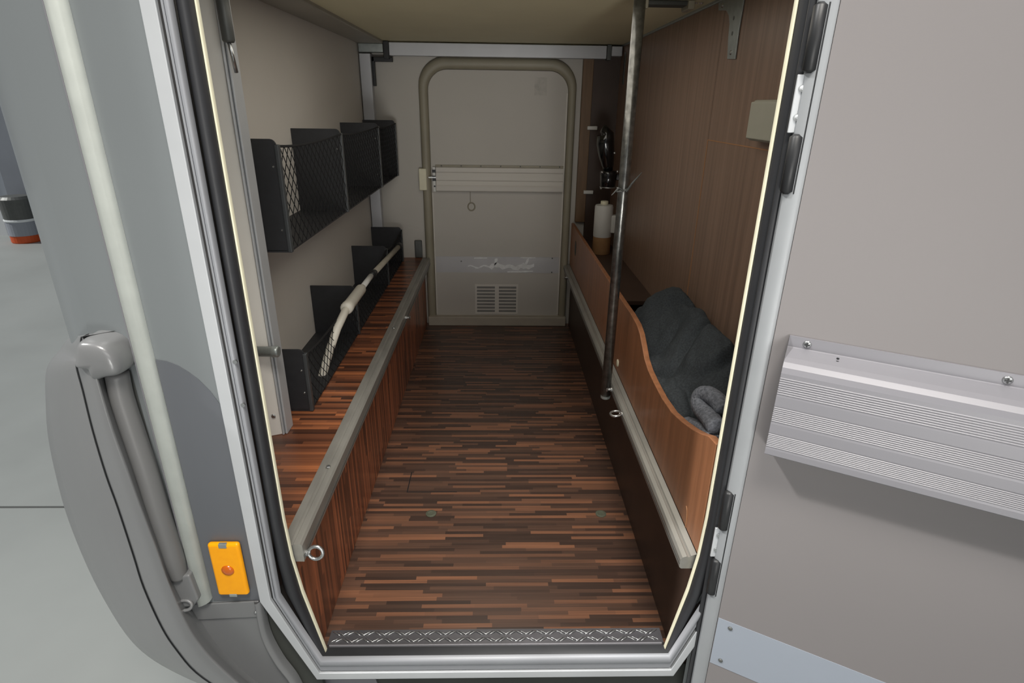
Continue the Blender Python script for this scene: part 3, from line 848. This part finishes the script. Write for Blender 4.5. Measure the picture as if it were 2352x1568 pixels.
bp_ = thing('corner_bumper', (-.70, .9, -.05), 'large silver plastic corner bumper wrapping the lower rear corner of the vehicle', 'bumper')
def lerp(a, b_, t): return a + (b_ - a) * t
rows = []; rows2 = []; seam = []
for i in range(len(S)):
    p0 = at(*S[i], y=yS); p1 = at(*Sm[i], y=yM)
    q = [p0]
    for t in (.2, .4, .6, .8): 
        pp_ = p0.lerp(p1, t); e = (1 - (1 - t) ** 2)
        px_ = (lerp(S[i][0], Sm[i][0], t ** 1.25), lerp(S[i][1], Sm[i][1], t))
        pp_ = at(*px_, y=lerp(yS, yM, 1 - (1 - t) ** 1.7)); q.append(pp_)
    q.append(p1)
    back = [Vector((p0.x + .075, 1.5, p0.z)), Vector((p0.x + .03, 1.25, p0.z)), Vector((p0.x - .002, 1.04, p0.z))]
    rows.append(back + q)
    seam.append(p1 + Vector((0, -.0003, 0)))
    r = at(*Rg[i], y=yR); g = at(*G[i], y=yG)
    m1 = at(Sm[i][0] + 1.5, Sm[i][1], y=yM)
    rows2.append([m1 + Vector((0, .015, 0)), m1, m1.lerp(r, .35) + Vector((0, -.002, 0)), m1.lerp(r, .75) + Vector((0, -.003, 0)), r, r.lerp(g, .15) + Vector((0, .001, 0)), r.lerp(g, .45) + Vector((0, .006, 0)), g, g + Vector((.002, .02, 0))])
def fine(rw, n=4):
    cols = [catmull(list(c), n) for c in zip(*rw)]
    return [list(r) for r in zip(*cols)]
b = nb(); fr = fine(rows); grid(b, fr)
top_c = fr[0][:]; tcv = [b.verts.new(v + Vector((.03, .03, -.002))) for v in top_c]
tv = [b.verts.new(v) for v in top_c]
for i in range(len(tv) - 1): b.faces.new((tv[i], tv[i + 1], tcv[i + 1], tcv[i]))
bmesh.ops.remove_doubles(b, verts=b.verts, dist=1e-5)
obj('rear_shell', b, M['silver_plastic'], bp_, smooth=True)
fr2 = fine([[catmull(r[1:5], 3)[k] for k in range(10)] + r[5:] for r in rows2])
fr2 = [[r[0] + Vector((.0005, .015, 0))] + r for r in fr2]
obj('front_shell', grid(nb(), fr2), M['silver_plastic'], bp_, smooth=True)
obj('seam', tube(nb(), catmull(seam, 4), .0011, 6), M['black'], bp_, smooth=True)
# recess behind the bar; recess and bar darkened in colour for groove shade
ch = [(238, 850), (262, 930), (292, 1018), (322, 1100), (352, 1188), (382, 1290), (396, 1325)]
ch2 = [(300, 850), (318, 915), (350, 1030), (382, 1140), (402, 1205), (432, 1305), (436, 1325)]
obj('recess', grid(nb(), [[at(*a, y=.8285), at(*c, y=.8285)] for a, c in zip(ch, ch2)]), M['dark_metal'], bp_)
barp = [at(268, 855, y=.815), at(281, 915, y=.815), at(309, 1000, y=.815), at(337, 1083, y=.815), at(365, 1175, y=.815), at(388, 1245, y=.815), at(402, 1290, y=.815), at(412, 1325, y=.815)]
cb_ = catmull(barp, 4)
obj('grip_bar', tube(nb(), cb_, [lerp(.0165, .0185, i / len(cb_)) if i < len(cb_) * .8 else lerp(.0185, .013, (i / len(cb_) - .8) / .2) for i in range(len(cb_))], 16), M['silver_dark'], bp_, smooth=True)
# top cap, a swept elbow
out = [(184, 776), (205, 775), (228, 776), (250, 783), (268, 796), (281, 814), (288, 834), (290, 852), (278, 858), (255, 859), (240, 866), (226, 868), (216, 845), (214, 838), (177, 838), (184, 818)]
b = nb(); prism(b, [at(*p_, y=.832) for p_ in out], (0, 0, 0)); b.free()
b = nb()
cen = at(238, 826, y=.80)
lay = []
for yy, k in ((.838, 1.0), (.806, 1.0), (.797, .985), (.790, .95), (.785, .88), (.782, .76), (.780, .5), (.7795, .2)):
    ring_ = []
    for p_ in out:
        px_ = (lerp(236, p_[0], k), lerp(822, p_[1], k)); ring_.append(at(px_[0], px_[1], y=.80))
    ring_ = [Vector((v.x, yy, v.z)) for v in ring_]
    lay.append(ring_ + [ring_[0]])
grid(b, lay); b.faces.new([b.verts.new(v) for v in lay[-1][:-1]])
bmesh.ops.remove_doubles(b, verts=b.verts, dist=1e-5)
o = obj('top_cap', b, M['silver_plastic'], bp_, smooth=True)
s_ = o.modifiers.new('sub', 'SUBSURF'); s_.levels = 1; s_.render_levels = 2
# lower cap block with loop
b = nb(); prism(b, [at(*p_, y=.806) for p_ in ((388, 1326), (434, 1321), (446, 1352), (456, 1378), (444, 1394), (410, 1397), (402, 1368))], (0, .025, 0))
obj('lower_cap', b, M['silver_plastic'], bp_, bev=.004, seg=3)
b = nb(); l0 = at(424, 1390, y=.802)
tube(b, [l0 + Vector((.013 * math.cos(a), .004 * math.sin(a), .008 * math.sin(a))) for a in (2 * math.pi * k / 18 for k in range(18))], .003, 8, closed=True)
obj('loop', b, M['silver_plastic'], bp_, smooth=True)

# ---- skirt panel below the decal
sk = thing('skirt_panel', (-.5, .83, -.06), 'grey skirt panel with riveted top band below the amber marker lamp', 'skirt panel')
b = nb(); pz = [(-.575, .277), (-.445, .285), (-.444, .20), (-.428, .13), (-.404, .07), (-.385, -.02), (-.36, -.08), (-.575, -.08)]
obj('panel', prism(nb(), [(x, .829, z) for x, z in pz], (0, .01, 0)), M['silver_plastic'], sk)
obj('top_band', prism(nb(), [(x, .825, z) for x, z in ((-.575, .277), (-.445, .285), (-.446, .246), (-.565, .240))], (0, .004, 0)), M['silver_plastic'], sk, bev=.0015)
fl = [(-.449, .286), (-.4495, .20), (-.434, .13), (-.411, .07), (-.392, -.02), (-.367, -.08)]
obj('edge_flange', grid(nb(), [[(x - .006, .829, z), (x, .818, z), (x + .004, .818, z), (x + .009, .826, z), (x + .0095, .84, z)] for x, z in catmull([Vector((a, c, 0)) for a, c in fl], 5) for x, z in [(x, z)]] if False else
    [[(v.x - .006, .829, v.y), (v.x, .818, v.y), (v.x + .004, .818, v.y), (v.x + .009, .826, v.y), (v.x + .0095, .84, v.y)] for v in catmull([Vector((a, c, 0)) for a, c in fl], 5)]), M['silver_plastic'], sk, smooth=True)
b = nb()
for p_ in ((588, 1405), (599, 1441)):
    v = at(*p_, y=.826); lathe(b, (v.x, .8285 if p_[1] > 1420 else .8248, v.z), [(.0035, 0), (.003, -.0015), (.001, -.0022)], 12, 'y')
objs('rivet', b, M['steel'], sk, smooth=True)
o = obj('trim_4', prism(nb(), [(x, .845, z) for x, z in ((-.4435, .283), (-.36, .08), (-.35, -.08), (-.43, -.08), (-.445, .2))], (0, .01, 0)), M['under'])
tag(o, 'dark gap between the skirt panel and the hatch frame', 'gap', kind='structure')

# ================================================================== HALL
GZ = -.5
b = nb(); grid(b, [[(x, y, GZ) for x in (-14, -6, 0, 6, 14)] for y in (-10, -4, 0, 2.0985, 7.7)])
gd = obj('ground', b, M['ground']); tag(gd, 'pale concrete hall floor around the vehicle', 'floor', kind='structure')
obj('floor_joint', box(-14, 14, 2.094, 2.106, GZ - .001, GZ + .0008), M['dark_metal'], gd)
o = obj('wall_hall', box(-14, 6, 7.60, 7.8, GZ, 5.5), M['hall_wall']); tag(o, 'blue grey hall wall far behind the vehicle', 'wall', kind='structure')
o = obj('wall_light_panel', box(-9.0, -6.30, 7.54, 7.598, GZ, 5.5), M['hall_light']); o.name = 'wall_hall_panel'
tag(o, 'pale wall panel at the left edge of the picture', 'wall', kind='structure')
o = obj('hall_column', box(-6.07, -5.2, 7.44, 7.598, GZ, 5.5), M['hall_dark']); o.name = 'column'
tag(o, 'grey hall column beyond the rear corner of the vehicle', 'column', kind='structure')
bn = thing('safety_drum', (-5.82, 7.22, GZ), 'small grey drum with pale rim and orange base at the foot of the hall column', 'drum')
q = Vector((-5.82, 7.22, GZ))
b = nb(); lathe(b, q, [(.150, .0), (.155, .01), (.155, .088)], 28); obj('orange_base', b, M['orange'], bn)
b = nb(); lathe(b, q, [(.16, .089), (.16, .255)], 28); obj('drum_lower', b, M['hall_dark'], bn)
b = nb(); lathe(b, q, [(.165, .256), (.17, .27), (.165, .285)], 28); obj('pale_rim', b, M['hall_light'], bn)
b = nb(); lathe(b, q, [(.16, .286), (.165, .42), (.17, .52), (.14, .55)], 28); obj('drum_upper', b, M['dark_metal'], bn)

# ================================================================== LIGHT
w = bpy.data.worlds.new('hall_light'); bpy.context.scene.world = w; w.use_nodes = True
nt = w.node_tree; N = nt.nodes; L = nt.links
bgn = N['Background']
tc = N.new('ShaderNodeTexCoord'); sx = N.new('ShaderNodeSeparateXYZ'); L.new(tc.outputs['Generated'], sx.inputs[0])
cr = N.new('ShaderNodeValToRGB'); e = cr.color_ramp.elements
e[0].position = .0; e[0].color = (.28, .28, .28, 1); e[1].position = 1; e[1].color = (.92, .95, 1.0, 1)
x = e.new(.5); x.color = (.52, .53, .54, 1)
mr = N.new('ShaderNodeMapRange'); mr.inputs['From Min'].default_value = -1; L.new(sx.outputs['Z'], mr.inputs['Value'])
L.new(mr.outputs[0], cr.inputs['Fac']); L.new(cr.outputs['Color'], bgn.inputs['Color'])
bgn.inputs['Strength'].default_value = .28

def area(name, loc, target, sx_, sy_, power, col=(1, 1, 1), spread=180):
    l = bpy.data.lights.new(name, 'AREA'); l.shape = 'RECTANGLE'; l.size = sx_; l.size_y = sy_; l.energy = power; l.color = col; l.spread = R(spread)
    o = bpy.data.objects.new(name, l); C.objects.link(o); o.location = loc
    o.rotation_euler = (Vector(target) - Vector(loc)).to_track_quat('-Z', 'Y').to_euler()
    return o
# roof lights of the hall, upper left: gives the crisp shadow under the door ledge
sun = bpy.data.lights.new('roof_light', 'SUN'); sun.energy = 2.7; sun.angle = R(3.0); sun.color = (1, .985, .96)
so = bpy.data.objects.new('roof_light', sun); C.objects.link(so)
so.rotation_euler = Vector((.080, .0135, -.094)).to_track_quat('-Z', 'Y').to_euler()
# added broad fill from behind the viewer, reaching deep into the garage
area('front_fill', (1.7, -3.2, 2.1), (-.25, 1.7, .6), 3.6, 1.8, 50, (1, .99, .97))
area('overhead_fill', (.1, -.6, 3.4), (0, 1.2, .1), 1.0, .8, 17, (1, .955, .88), 66)  # added overhead fill that brightens the near floor and step
# added lamp imitating light thrown back up by the pale hall floor
area('bounce_fill', (.15, -1.2, .25), (0, 2.2, 1.40), .8, .5, 2.1, (1, .98, .94), 44)
# added unseen fill below the bed that softly lifts the interior
area('interior_fill', (0.0, 1.6, TOP - .02), (0.0, 1.6, 0), .6, 1.2, 3.6, (1, .95, .86))

# ================================================================== CAMERA
cam = bpy.data.cameras.new('camera'); co = bpy.data.objects.new('camera', cam); C.objects.link(co)
cam.sensor_fit = 'HORIZONTAL'; cam.sensor_width = 36; cam.lens = F / 2352 * 36
cam.clip_start = .02; cam.clip_end = 100
# camera axes in world: right, up, back
rt = Vector((AX[0], AY[0], AZ[0])); dnw = Vector((AX[1], AY[1], AZ[1])); fw = Vector((AX[2], AY[2], AZ[2]))
co.matrix_world = Matrix(((rt.x, -dnw.x, -fw.x, CAM.x), (rt.y, -dnw.y, -fw.y, CAM.y), (rt.z, -dnw.z, -fw.z, CAM.z), (0, 0, 0, 1)))
sc = bpy.context.scene
sc.camera = co
sc.view_settings.view_transform = 'Standard'
sc.view_settings.look = 'None'
sc.view_settings.exposure = 0
